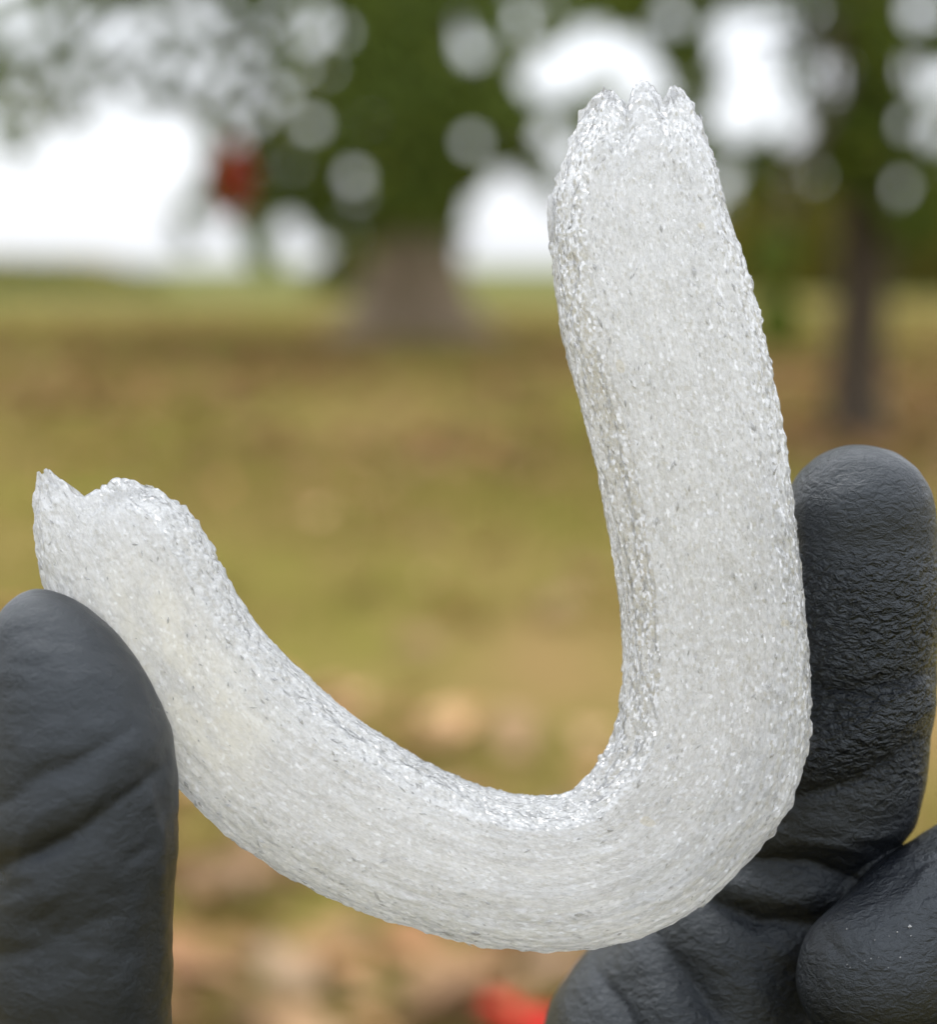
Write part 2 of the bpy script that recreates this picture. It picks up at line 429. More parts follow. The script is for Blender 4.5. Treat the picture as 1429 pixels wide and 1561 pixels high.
OPEN_RIGHT = [(1130, 75, 52), (1150, 130, 50), (1130, 180, 46), (1205, 190, 34), (1165, 55, 42), (1110, 45, 30), (1262, 112, 27), (1255, 95, 20), (1025, 30, 18), (1100, 285, 18), (1120, 265, 12), (1195, 272, 17), (1240, 278, 12),
              (1395, 15, 24), (1390, 112, 22), (1425, 135, 28), (1360, 150, 16), (1378, 190, 20), (1430, 200, 22), (1350, 262, 17), (1372, 292, 18), (1365, 230, 14), (960, 90, 45), (900, 80, 50), (985, 130, 40), (850, 110, 45), (870, 40, 18)]

BIG_BOUGHS = [(270, 40, 330, 90, 4600, 22, 1.2), (120, 130, 180, 70, 1200, 22, 1.2), (400, 130, 180, 110, 3000, 22, 1.2), (430, 270, 130, 95, 1500, 21.5, 1.2),
              (600, 120, 180, 210, 3000, 20.5, 1.4), (540, 300, 70, 90, 700, 20.8, 1.2), (640, 250, 110, 110, 1100, 20.2, 1.0), (770, 110, 180, 120, 2000, 21, 1.5), (800, 190, 110, 80, 900, 21, 1.2),
              (400, 375, 32, 40, 120, 19, 0.6), (20, 215, 34, 75, 260, 21, 0.8), (700, 300, 40, 70, 240, 21, 0.8), (850, 250, 60, 70, 300, 22, 0.8), (460, 330, 60, 40, 260, 20.8, 0.8), (290, 330, 40, 50, 160, 21, 0.7)]
RIGHT_BOUGHS = [(1200, 20, 330, 110, 1500, 9.6, 0.8), (1080, 200, 120, 130, 520, 9.2, 0.6), (1230, 230, 130, 70, 420, 9.4, 0.6), (1330, 130, 110, 170, 800, 9.8, 0.7), (1400, 230, 90, 110, 420, 9.5, 0.6),
                (980, 40, 130, 90, 420, 9.6, 0.7), (1180, 395, 30, 40, 70, 8.2, 0.3), (1188, 492, 28, 34, 130, 8.0, 0.2), (1400, 330, 60, 45, 150, 9.2, 0.4)]

OPEN_BIG = [(x, y, r * (1.12 if r < 26 else 0.92)) for x, y, r in OPEN_BIG]

def build_big_tree():
    base = at(635, 505, BIG_D); base.z = 0
    root = empty('shade_tree', base)
    tag(root, 'broad old shade tree with flared brown trunk base behind the crystal', 'tree')
    zs = [-0.15, 0.02, 0.2, 0.45, 0.8, 1.3, 2.0, 3.0, 4.2, 5.6]
    rs = [1.6, 1.28, 0.98, 0.80, 0.68, 0.62, 0.60, 0.58, 0.56, 0.52]
    V, Fq = tube([(0.02 * math.sin(z), 0, z) for z in zs], rs, 40, 0.42, 11)
    link('trunk', mesh_np('trunk', V, Fq), M_BARK, root)
    allP, allS = [], []
    bx, by = base.x, base.y
    for i, (cx, cy, rx, ry, cnt, dist, th) in enumerate(BIG_BOUGHS):
        P = scatter_bough(cx, cy, rx, ry, cnt * 1.0, dist, th, OPEN_BIG)
        allP.append(P - np.array(base)); allS.append(rng.uniform(0.11, 0.19, len(P)))
        # a limb out of the trunk over and down into the bough
        c = np.array(at(cx, cy - ry * 0.6, dist)) - np.array(base)
        st = np.array([0, -0.2, 3.2 + 0.15 * i])
        pts = curve_pts(st, c, 9, 1.2, 100 + i)
        if i < 9:
            V, Fq = tube(pts, np.linspace(0.16, 0.025, 9), 8)
            link('limb', mesh_np('limb', V, Fq), M_BARK, root)
    # upper crown, above the picture and round the far side
    n = 15000
    d = rng.normal(size=(n, 3)); d /= np.linalg.norm(d, axis=1, keepdims=True)
    P = d * (rng.uniform(0.55, 1, n) ** 0.5)[:, None] * np.array([8.5, 6.5, 4.2]) + np.array([0, 0.0, 8.2])
    P = P[P[:, 2] > 4.6]
    allP.append(P); allS.append(rng.uniform(0.25, 0.42, len(P)))
    P = np.concatenate(allP); S = np.concatenate(allS)
    leaf_object('crown', P, S, green_tints(len(P), (0.12, 0.16, 0.036), 0.55, 0.08), M_LEAF, root)
    for k in range(6):
        a = k * 1.05 + 0.3
        V, Fq = tube(curve_pts((0, 0, 4.6), (5.5 * math.cos(a), 4.5 * math.sin(a), 9 + k % 3), 8, 1.0, 300 + k), np.linspace(0.3, 0.05, 8), 8)
        link('limb', mesh_np('limb', V, Fq), M_BARK, root)
build_big_tree()

OPEN_RIGHT = [(x, y, r * (1.1 if r < 26 else 0.95)) for x, y, r in OPEN_RIGHT]

def build_right_tree():
    D = 10.2
    base = at(1305, 670, D); base.z = 0
    root = empty('young_tree', base)
    tag(root, 'slim dark-trunked tree standing right of the crystal above the gloved fingertip', 'tree')
    top = np.array(at(1325, -60, D)) - np.array(base)
    pts = [(0, 0, -0.1), (0, 0, 0.0), (0.0, 0, 0.12), (0.005, 0, 0.4), (0.02, 0, 0.8), (0.03, 0, 1.2), (0.045, 0, 1.6), (0.06, 0, 2.1), (0.08, 0.05, 2.9), (0.02, 0.1, 3.9)]
    V, Fq = tube(pts, [0.25, 0.20, 0.165, 0.148, 0.142, 0.145, 0.15, 0.145, 0.12, 0.07], 24, 0.25, 5)
    link('trunk', mesh_np('trunk', V, Fq), M_BARK2, root)
    allP, allS = [], []
    for i, (cx, cy, rx, ry, cnt, dist, th) in enumerate(RIGHT_BOUGHS):
        P = scatter_bough(cx, cy, rx, ry, cnt * 1.25, dist, th, OPEN_RIGHT)
        allP.append(P - np.array(base)); allS.append(rng.uniform(0.075, 0.125, len(P)))
        if i in (0, 1, 2, 4, 5, 6, 7):
            c = np.array(at(cx, cy - ry * 0.5, dist)) - np.array(base)
            V, Fq = tube(curve_pts((0.05, -0.03, 1.9 + 0.1 * i), c, 8, 0.25, 500 + i), np.linspace(0.04, 0.006, 8), 8)
            link('limb', mesh_np('limb', V, Fq), M_BARK2, root)
    n = 5000
    d = rng.normal(size=(n, 3)); d /= np.linalg.norm(d, axis=1, keepdims=True)
    P = d * (rng.uniform(0.3, 1, n) ** 0.5)[:, None] * np.array([2.2, 2.0, 1.5]) + np.array([0, 0, 4.0])
    P = P[P[:, 2] > 2.7]
    allP.append(P); allS.append(rng.uniform(0.09, 0.15, len(P)))
    P = np.concatenate(allP); S = np.concatenate(allS)
    leaf_object('crown', P, S, green_tints(len(P), (0.085, 0.115, 0.022), 0.55, 0.10), M_LEAF, root)
build_right_tree()

# far, sunlit bushes at the edge of the lawn
def bush(px0, px1, top, dist, tint, label, name='distant_bush'):
    c = at((px0 + px1) / 2, 405, dist); c.z = 0
    hw = (px1 - px0) / 2 / FPX * dist; hh = (405 - top) / FPX * dist + CAM_H
    root = empty(name, c); tag(root, label, 'bush', 'bushes at the far edge of the lawn')
    n = 3800
    d = rng.normal(size=(n, 3)); d /= np.linalg.norm(d, axis=1, keepdims=True); d[:, 2] = np.abs(d[:, 2])
    P = d * (rng.uniform(0.3, 1, n) ** 0.4)[:, None] * np.array([hw, hw * 0.5, hh])
    leaf_object('foliage', P, rng.uniform(0.25, 0.45, n), green_tints(n, tint, 0.4, 0.2), M_LEAF, root)
    for k in range(5):
        V, Fq = tube(curve_pts((0, 0, -0.05), (rng.uniform(-0.6, 0.6) * hw, 0, hh * 0.7), 5, 0, 900 + k), np.linspace(0.06, 0.02, 5), 6)
        link('stem', mesh_np('stem', V, Fq), M_BARK2, root)
bush(1060, 1330, 262, 60, (0.20, 0.185, 0.04), 'blurred yellow-green bush between the crystal tip and the slim trunk')
bush(1330, 1500, 275, 58, (0.16, 0.155, 0.04), 'blurred olive bush at the right edge behind the slim trunk')
bush(470, 590, 385, 64, (0.12, 0.13, 0.04), 'low blurred bush left of the flared trunk')

bush(-200, 270, 393, 75, (0.20, 0.20, 0.07), 'low blurred green strip of bushes on the left horizon')

def red_spray():
    c = at(354, 272, 18.5)
    root = empty('red_leaf_spray', c)
    tag(root, 'dark red leaf cluster hanging in the green foliage at upper left', 'leaves')
    n = 420
    P = rng.normal(size=(n, 3)) * np.array([0.055, 0.06, 0.12])
    leaf_object('leaf_cluster', P, rng.uniform(0.09, 0.14, n), green_tints(n, (0.42, 0.035, 0.025), 0.3, 0), M_DRY, root)['kind'] = 'stuff'
    V, Fq = tube(curve_pts((0, 0, 0.55), (0, 0, -0.1), 5, 0, 77), np.linspace(0.012, 0.004, 5), 6)
    link('twig', mesh_np('twig', V, Fq), M_BARK2, root)
red_spray()

# ------------------------------------------------------------------ lawn cover
def build_lawn():
    n = 60000
    y = 1.8 * (16 / 1.8) ** rng.uniform(0, 1, n)
    x = rng.uniform(-1, 1, n) * (y * 0.34 + 0.4)
    cl = noise(np.stack([x * 1.1, y * 0.5, np.zeros(n)], 1), 21) * 0.6 + noise(np.stack([x * 3.3, y * 2.0, np.zeros(n)], 1), 22) * 0.4
    k = rng.uniform(size=n) < sstep(0.25, 0.7, cl); x, y, cl = x[k], y[k], cl[k]; n = len(x)
    h = rng.uniform(0.025, 0.06, n); a = rng.uniform(0, 2 * math.pi, n); wd = rng.uniform(0.002, 0.004, n) * (1 + y * 0.15)
    lean = rng.normal(size=(n, 2)) * 0.02
    B = np.stack([x, y, np.zeros(n)], 1); dx = np.stack([np.cos(a) * wd, np.sin(a) * wd, np.zeros(n)], 1)
    T = B + np.stack([lean[:, 0], lean[:, 1], h], 1)
    V = np.stack([B - dx, B + dx, T], 1).reshape(-1, 3)
    m = mesh_np('grass', V, np.arange(3 * n).reshape(-1, 3), False)
    tints = np.where((rng.uniform(size=n) < 0.45)[:, None], np.array([[0.33, 0.225, 0.08]]), np.array([[0.20, 0.195, 0.030]])) * rng.uniform(0.7, 1.25, (n, 1))
    vec_attr(m, 'tint', np.repeat(tints, 3, 0))
    tag(link('grass', m, M_DRY), 'short dry olive and tan grass of the lawn', 'grass', kind='stuff')
    # leaf litter, thicker in drifts
    n = 9000
    y = 2.0 * (34 / 2.0) ** rng.uniform(0, 1, n)
    x = rng.uniform(-1, 1, n) * (y * 0.33 + 0.4)
    cl = noise(np.stack([x * 0.9, y * 0.45, np.zeros(n)], 1), 31) * 0.55 + noise(np.stack([x * 2.7, y * 1.6, np.zeros(n)], 1), 32) * 0.45
    k = rng.uniform(size=n) < 0.015 + (0.24 + 0.40 * sstep(3.2, 4.0, y)) * sstep(0.47, 0.66, cl); x, y = x[k], y[k]; n = len(x)
    n2 = 9000                                   # browner drifts under the trees
    y2 = 9 * (42 / 9.0) ** rng.uniform(0, 1, n2); x2 = rng.uniform(-1, 1, n2) * (y2 * 0.33 + 0.5)
    c2 = noise(np.stack([x2 * 0.35, y2 * 0.16, np.zeros(n2)], 1), 33)
    k2 = rng.uniform(size=n2) < 0.06 + 0.30 * sstep(0.35, 0.65, c2)
    x = np.concatenate([x, x2[k2]]); y = np.concatenate([y, y2[k2]]); n = len(x)
    P = np.stack([x, y, rng.uniform(0.02, 0.05, n)], 1)
    pal = np.array([[0.42, 0.25, 0.12], [0.52, 0.33, 0.18], [0.33, 0.19, 0.08], [0.46, 0.25, 0.12], [0.27, 0.17, 0.08]])
    t = pal[rng.integers(0, 5, n)] * rng.uniform(0.55, 0.95, (n, 1))
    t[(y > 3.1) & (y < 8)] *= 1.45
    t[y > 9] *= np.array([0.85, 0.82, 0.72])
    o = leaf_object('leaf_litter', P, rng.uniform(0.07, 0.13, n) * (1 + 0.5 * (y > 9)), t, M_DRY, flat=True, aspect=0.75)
    tag(o, 'scattered tan and brown fallen leaves over the lawn', 'leaf litter', kind='stuff')
build_lawn()

def fallen_leaf(px, py, size, tint, label, rot):
    d = F_ + R_ * ((px - CX) / FPX) + U_ * ((CY - py) / FPX)
    p = C_ + d * ((CAM_H - 0.045) / -d.z)
    # lobed leaf blade with midrib fold and stalk
    n = 15; V = [(0, 0, 0.0)]
    for i in range(n):
        a = 2 * math.pi * i / n
        r = (0.5 if i % 3 == 0 else 0.36) * (1 + 0.1 * math.sin(5 * a + rot))
        V.append((r * math.cos(a), 0.85 * r * math.sin(a), 0.12 * abs(math.sin(a)) + 0.05 * math.cos(3 * a)))
    Fq = [(0, 1 + i, 1 + (i + 1) % n) for i in range(n)]
    m = mesh_np('fallen_leaf', np.array(V) * size, np.array(Fq), True)
    vec_attr(m, 'tint', np.tile(np.array([tint]) * (1.0 if tint[0] > 0.7 else 0.72), (len(V), 1)))
    o = link('fallen_leaf', m, M_DRY); o.location = p; o.rotation_euler = (0.25, -0.15, rot)
    V, Fq = tube([(-0.1 * size, 0, 0.01), (-0.5 * size, 0.02 * size, 0.012), (-0.85 * size, 0.1 * size, 0.0)], [0.003, 0.002, 0.0015], 6)
    ms = mesh_np('stalk', V, Fq); vec_attr(ms, 'tint', np.tile(np.array([tint]) * 0.6, (len(V), 1)))
    link('stalk', ms, M_DRY, o)
    tag(o, label, 'leaf', 'fallen leaves near the camera')
for args in [
    (340, 1345, 0.135, (0.50, 0.31, 0.19), 'tan fallen leaf just right of the thumb, below the crystal', 0.4),
    (425, 1478, 0.15, (0.48, 0.33, 0.20), 'pale fallen leaf near the bottom, under the crystal belly', 1.9),
    (300, 1490, 0.13, (0.47, 0.26, 0.15), 'orange-tan fallen leaf touching the thumb edge near the bottom', 2.8),
    (715, 1515, 0.13, (0.52, 0.31, 0.18), 'orange-tan fallen leaf at the bottom below the crystal bend', 0.9),
    (640, 1545, 0.11, (0.46, 0.28, 0.16), 'brown fallen leaf at the bottom edge, left of the red leaf', 3.6),
    (835, 1475, 0.11, (0.50, 0.31, 0.20), 'tan fallen leaf between the crystal bottom and the gloved knuckle', 5.0),
    (792, 1560, 0.13, (0.75, 0.03, 0.03), 'bright red fallen leaf at the bottom edge beside the glove', 2.2),
    (790, 1115, 0.15, (0.42, 0.27, 0.14), 'tan fallen leaf inside the crystal curve, above its bend', 1.2),
    (545, 900, 0.17, (0.38, 0.24, 0.11), 'tan fallen leaf left of centre, above the crystal curve', 4.1),
    (850, 925, 0.18, (0.40, 0.26, 0.13), 'large tan fallen leaf beside the inner edge of the upright arm', 5.5),
    (640, 985, 0.13, (0.38, 0.24, 0.12), 'tan fallen leaf in the middle of the crystal curve', 0.1)]:
    fallen_leaf(*args)

# ------------------------------------------------------------------ the crystal
PAIRS = [((890, 172), (1062, 172)), ((865, 240), (1085, 240)), ((846, 330), (1110, 330)), ((848, 430), (1139, 432)), ((866, 540), (1164, 540)),
         ((893, 640), (1184, 640)), ((918, 740), (1201, 740)), ((936, 835), (1215, 835)), ((949, 925), (1224, 925)), ((954, 1000), (1229, 1010)),
         ((950, 1062), (1230, 1078)), ((940, 1118), (1221, 1152)), ((920, 1158), (1197, 1226)), ((893, 1192), (1148, 1293)), ((864, 1214), (1088, 1357)),
         ((825, 1219), (1012, 1407)), ((790, 1218), (922, 1436)), ((750, 1209), (830, 1444)), ((700, 1189), (730, 1432)), ((638, 1157), (620, 1402)),
         ((570, 1113), (500, 1356)), ((500, 1060), (392, 1293)), ((432, 997), (296, 1208)), ((380, 935), (222, 1118)), ((343, 872), (155, 1020)),
         ((314, 815), (100, 930)), ((275, 768), (70, 850)), ((222, 738), (62, 775))]

def catmull(P, T, t):
    """P (n,k) at parameters T; linear extrapolation outside"""
    n = len(P)
    m = np.zeros_like(P)
    m[1:-1] = (P[2:] - P[:-2]) / (T[2:] - T[:-2])[:, None]
    m[0] = (P[1] - P[0]) / (T[1] - T[0]); m[-1] = (P[-1] - P[-2]) / (T[-1] - T[-2])
    i = np.clip(np.searchsorted(T, t) - 1, 0, n - 2)
    h = T[i + 1] - T[i]; u = (t - T[i]) / h
    uc = np.clip(u, 0, 1)
    h00 = 2 * uc ** 3 - 3 * uc ** 2 + 1; h10 = uc ** 3 - 2 * uc ** 2 + uc; h01 = -2 * uc ** 3 + 3 * uc ** 2; h11 = uc ** 3 - uc ** 2
    r = P[i] * h00[:, None] + m[i] * (h10 * h)[:, None] + P[i + 1] * h01[:, None] + m[i + 1] * (h11 * h)[:, None]
    ex = (u - uc) * h
    return r + (m[0][None] * np.minimum(ex, 0)[:, None]) + (m[-1][None] * np.maximum(ex, 0)[:, None])

CI = np.array([hm(*p[0])[:2] for p in PAIRS]); CO = np.array([hm(*p[1])[:2] for p in PAIRS])
CC = (CI + CO) / 2
CT = np.concatenate([[0], np.cumsum(np.linalg.norm(np.diff(CC, axis=0), axis=1))])
CL = CT[-1]
# jagged broken ends: (position across, inner -1 .. outer +1; millimetres the crystal runs past its end)
JAG0 = np.array([(-1, 0.2), (-0.94, 1.6), (-0.86, 2.8), (-0.74, 3.2), (-0.62, 2.8), (-0.42, 1.6), (-0.27, 0.5), (-0.21, 0.6), (-0.18, 3.0), (-0.02, 3.7), (0.16, 3.5), (0.3, 2.8), (0.42, 1.5), (0.52, 2.6), (0.64, 3.4), (0.80, 3.0), (0.92, 2.1), (1, 0.6)])
JAG1 = np.array([(-1, 0), (-0.8, 0.9), (-0.6, 0.6), (-0.35, 0.3), (-0.1, 0.0), (0.1, -0.1), (0.17, 0.6), (0.25, 2.2), (0.35, 3.3), (0.45, 3.8), (0.58, 3.9), (0.7, 3.9), (0.82, 3.5), (0.92, 2.4), (1, 1.2)])

def crystal_point(s, q, t):
    """s mm along, q across -1..1, t through in units of the local half thickness -> mm"""
    I = catmull(CI, CT, s); O = catmull(CO, CT, s)
    c = (I + O) / 2; hv = (O - I) / 2
    hw = np.linalg.norm(hv, axis=1)
    u = np.clip(s / CL, 0, 1)
    T = 0.62 * hw * (1 - 0.12 * sstep(0.25, 0.0, u)) * (1 - 0.10 * sstep(0.75, 1.0, u))
    bev = np.where(t > 0, 1 - 0.62 * np.clip((-0.66 - q) / 0.34, 0, 1) - 0.05 * sstep(0.1, 0.9, q), 1 - 0.2 * np.abs(q) ** 3)
    wv = t * T * bev + 3.0 * sstep(0.55, 1.0, u)
    xy = c + hv * q[:, None]
    sc_ = (D0 - wv) / D0
    return np.stack([xy[:, 0], xy[:, 1], wv], 1), hw, T

def build_crystal():
    NS, NR = 1250, 400
    th = np.arange(NR) * 2 * math.pi / NR
    n_ = 4.2
    q0 = np.sign(np.cos(th)) * np.abs(np.cos(th)) ** (2 / n_); t0 = np.sign(np.sin(th)) * np.abs(np.sin(th)) ** (2 / n_)
    r = np.linspace(0, 1, NS)
    Q = np.tile(q0, (NS, 1)); Tt = np.tile(t0, (NS, 1))
    s0 = -np.interp(q0, JAG0[:, 0], JAG0[:, 1]); s1 = CL + np.interp(q0, JAG1[:, 0], JAG1[:, 1])
    s0 = s0 + (noise(np.stack([q0 * 14, t0 * 1.5, q0 * 0], 1), 51) - 0.5) * 0.6 + (noise(np.stack([q0 * 40, t0 * 3, q0 * 0], 1), 52) - 0.5) * 0.25
    s1 = s1 + (noise(np.stack([q0 * 12, t0 * 1.5, q0 * 0], 1), 53) - 0.5) * 0.7 + (noise(np.stack([q0 * 36, t0 * 3, q0 * 0], 1), 54) - 0.5) * 0.25
    # each broken end also steps back toward the rear face, so it reads as splintered
    s0 = s0 + np.where(t0 < 0, 0.6, 0); s1 = s1 - np.where(t0 < 0, 1.5, 0)
    S = s0[None] * (1 - r[:, None]) + s1[None] * r[:, None]
    e0 = S - s0[None]; e1 = s1[None] - S
    end = (0.36 + 0.64 * np.clip(e0 / 8.0, 0, 1) ** 0.6) * (0.72 + 0.28 * np.clip(e1 / 4.0, 0, 1) ** 0.5)
    Tt = Tt * end
    s, q, t = S.ravel(), Q.ravel(), Tt.ravel()
    P, hw, T = crystal_point(s, q, t)
    across = q * hw; thr = t * T
    fib = np.stack([s, across, thr], 1)
    V = P.reshape(NS, NR, 3)
    dS = np.gradient(V, axis=0); dR = np.roll(V, -1, 1) - np.roll(V, 1, 1)
    N = np.cross(dR, dS); N /= np.linalg.norm(N, axis=2, keepdims=True) + 1e-9
    N = N.reshape(-1, 3)
    # make sure normals point outward
    ctr = V.mean(axis=1, keepdims=True); sgn = np.sign(np.sum((V - ctr).reshape(-1, 3) * N, 1).mean()); N *= sgn
    disp = (noise(fib * np.array([0.07, 0.45, 0.45]), 1) - 0.5) * 0.75          # long ribs
    disp += (noise(fib * np.array([0.22, 1.1, 1.1]), 2) - 0.5) * 0.34           # fibres
    disp += (noise(fib * np.array([0.8, 1.5, 1.5]), 3) - 0.5) * 0.28            # grains
    disp += (noise(fib * np.array([1.7, 3.0, 3.0]), 4) - 0.5) * 0.17
    disp += (noise(fib * np.array([0.75, 0.3, 0.9]), 9) - 0.5) * 1.1 * sstep(-0.8, -1.0, q) * sstep(0.45, 0.7, noise(fib * np.array([0.06, 0.1, 0.1]), 12))   # stepped inner edge
    disp += (noise(fib * np.array([0.55, 0.2, 0.6]), 10) - 0.45) * 1.3 * sstep(-0.78, -1.0, q) * sstep(32, 12, s)   # fibre ends breaking out
    disp += (noise(fib * np.array([0.9, 0.4, 1.1]), 14) - 0.5) * 0.5 * sstep(0.86, 1.0, q) * (0.3 + 1.2 * sstep(0.4, 0.65, noise(fib * np.array([0.07, 0.1, 0.1]), 15)))   # serrated outer edge
    chips = noise(fib * np.array([0.4, 0.7, 0.7]), 6)
    disp -= sstep(0.74, 0.9, chips) * 0.2
    fr = sstep(7, 0, e1.ravel()) * (noise(fib * np.array([0.35, 0.35, 0.35]), 8) - 0.5) * 2.2
    P = P + N * (disp + fr * 0.6)[:, None]
    i = np.arange((NS - 1))[:, None] * NR; j = np.arange(NR)[None]; jn = (j + 1) % NR
    Fq = np.stack([(i + j).ravel(), (i + NR + j).ravel(), (i + NR + jn).ravel(), (i + jn).ravel()], 1)
    # close the two broken ends, front rim to back rim
    caps = []
    h = NR // 2
    for row, flip in ((0, False), (NS - 1, True)):
        b = row * NR
        for k in range(0, h):
            a0, a1 = b + k, b + (k + 1) % NR
            b0, b1 = b + (NR - k) % NR, b + (NR - k - 1) % NR
            f = (a0, a1, b1, b0)
            if len(set(f)) < 4: continue
            caps.append(f if flip else f[::-1])
    Fq = np.concatenate([Fq, np.array(caps)])
    root = empty('curved_crystal'); root.matrix_world = HELD
    root.matrix_world = HELD @ Matrix.Translation(Vector(P[:, :].min(axis=0) * np.array([0, 1, 0])))
    base = P.min(axis=0) * np.array([0, 1, 0])
    tag(root, 'J-shaped translucent white fibrous crystal with jagged broken ends held by black gloved fingers', 'crystal')
    m = mesh_np('crystal_body', P - base, Fq)
    vec_attr(m, 'fib', fib)
    stain = sstep(CL - 3, CL - 20, s) * sstep(CL - 46, CL - 34, s) * sstep(0.95, 0.15, np.abs(q - 0.05)) * (t > -0.2)
    vec_attr(m, 'stain', np.stack([stain, np.maximum(sstep(-0.64, -0.80, q), 0.8 * sstep(7, 1, e0.ravel())), stain * 0], 1))
    link('crystal_body', m, M_CRYSTAL, root)

    # loose grains: little pointed prisms lying along the fibres all over the surface
    nG = 3500
    idx = rng.integers(NR * 2, NR * (NS - 2), nG)
    idx = idx[(P[idx, 2] > -3)]
    nG = len(idx)
    Sd = dS.reshape(-1, 3)[idx]; Sd /= np.linalg.norm(Sd, axis=1, keepdims=True) + 1e-9
    Ng = N[idx]; Bd = np.cross(Ng, Sd)
    jit = rng.normal(size=(nG, 3))
    A = Sd + Bd * jit[:, :1] * 0.45 + Ng * jit[:, 1:2] * 0.22; A /= np.linalg.norm(A, axis=1, keepdims=True)
    Bv = np.cross(Ng + rng.normal(size=(nG, 3)) * 0.4, A); Bv /= np.linalg.norm(Bv, axis=1, keepdims=True); Cv = np.cross(A, Bv)
    L = rng.lognormal(-0.55, 0.45, nG)[:, None] * 0.55; W = L * rng.uniform(0.15, 0.38, (nG, 1))
    c = P[idx] + Ng * W * rng.uniform(-0.1, 0.4, (nG, 1))
    vs = [c - A * L, c + A * L]
    for sx, sy in ((1, 1), (-1, 1), (-1, -1), (1, -1)):
        vs.append(c + Bv * W * sx * 0.8 + Cv * W * sy * 0.6)
    GV = np.stack(vs, 1).reshape(-1, 3)
    b = np.arange(nG)[:, None] * 6
    tri = np.concatenate([b + np.array([f]) for f in ((0, 3, 2), (0, 4, 3), (0, 5, 4), (0, 2, 5), (1, 2, 3), (1, 3, 4), (1, 4, 5), (1, 5, 2))])
    o = link('surface_grains', mesh_np('surface_grains', GV - base, tri, False), M_GRAIN, root)
    o['kind'] = 'stuff'

    # clear splinters standing proud at the broken tips and on the inner edge
    def splinter(px, py, w_, length, width, ang, seed):
        r2 = np.random.default_rng(seed)
        c0 = hm(px, py, w_); a = math.radians(ang)
        d = np.array([math.sin(a), math.cos(a), 0.1 * r2.normal()]); d /= np.linalg.norm(d)
        e = np.cross(d, np.array([0, 0, 1.0])); e /= np.linalg.norm(e); f = np.cross(d, e)
        prof = [(-0.5, 0.75), (-0.2, 1.0), (0.12, 0.92), (0.34, 0.66), (0.46, 0.34), (0.5, 0.06)]
        V = []; k = 10
        for z, rr in prof:
            for j in range(k):
                th_ = 2 * math.pi * j / k
                x = math.cos(th_) * width / 2 * rr * (1 + 0.12 * r2.normal() * 0.6); y = math.sin(th_) * width / 3.2 * rr
                V.append(c0 + d * z * length * (1 + 0.03 * r2.normal()) + e * x + f * y)
        Fq = [(i * k + j, i * k + (j + 1) % k, (i + 1) * k + (j + 1) % k, (i + 1) * k + j) for i in range(len(prof) - 1) for j in range(k)]
        V = np.array(V)
        m = mesh_np('splinter', V - base, np.array(Fq))
        vec_attr(m, 'fib', np.stack([(V - c0) @ d + seed * 9, (V - c0) @ e, (V - c0) @ f], 1)); vec_attr(m, 'stain', np.zeros((len(V), 3)))
        link('splinter', m, M_TIP, root)
    splinter(842, 332, 0.5, 6.2, 1.5, -4, 1)
M_TIP = mat_crystal('clear_crystal_tip', 0.30)
build_crystal()

# ------------------------------------------------------------------ the gloved hand: one continuous surface
def surface_nets(f, org, h):
    s = f < 0
    nx, ny, nz = f.shape
    c = [s[a:nx - 1 + a, b:ny - 1 + b, d:nz - 1 + d] for a in (0, 1) for b in (0, 1) for d in (0, 1)]
    cnt = sum(x.astype(np.int8) for x in c)
    act = (cnt > 0) & (cnt < 8)
    ids = np.full(act.shape, -1, np.int64); ijk = np.argwhere(act); ids[act] = np.arange(len(ijk))
    acc = np.zeros((len(ijk), 3)); wn = np.zeros(len(ijk))
    corners = [(a, b, d) for a in (0, 1) for b in (0, 1) for d in (0, 1)]
    val = {k: f[ijk[:, 0] + k[0], ijk[:, 1] + k[1], ijk[:, 2] + k[2]] for k in corners}
    for k in corners:
        for ax in range(3):
            if k[ax] == 0:
                k2 = list(k); k2[ax] = 1; k2 = tuple(k2)
                a, b = val[k], val[k2]; x = (a < 0) != (b < 0)
                t = np.where(x, a / np.where(x, a - b, 1), 0)
                p = np.tile(np.array(k, float), (len(ijk), 1)); p[:, ax] += t
                acc += p * x[:, None]; wn += x
    V = org + (ijk + acc / wn[:, None]) * h
    faces = []
    for ax in range(3):
        o1, o2 = [(1, 2), (2, 0), (0, 1)][ax]
        sl0 = [slice(None)] * 3; sl1 = [slice(None)] * 3; sl0[ax] = slice(0, -1); sl1[ax] = slice(1, None)
        a, b = s[tuple(sl0)], s[tuple(sl1)]
        e = np.argwhere(a != b)
        ok = (e[:, o1] > 0) & (e[:, o2] > 0) & (e[:, o1] < f.shape[o1] - 1) & (e[:, o2] < f.shape[o2] - 1)
        e = e[ok]; inside = a[e[:, 0], e[:, 1], e[:, 2]]
        def cid(d1, d2):
            x = e.copy(); x[:, o1] -= d1; x[:, o2] -= d2
            return ids[x[:, 0], x[:, 1], x[:, 2]]
        qd = np.stack([cid(1, 1), cid(0, 1), cid(0, 0), cid(1, 0)], 1)
        qd[~inside] = qd[~inside][:, ::-1]
        faces.append(qd)
    Fq = np.concatenate(faces); Fq = Fq[(Fq >= 0).all(1)]
    return V, Fq

def smin(a, b, k):
    h = np.maximum(k - np.abs(a - b), 0)
    return np.minimum(a, b) - h * h * np.float32(0.25 / k)

def seg2d(p, a, b):
    d = b - a; t = np.clip(((p - a) @ d) / (d @ d), 0, 1)
    return np.linalg.norm(p - (a + t[:, None] * d), axis=1), t

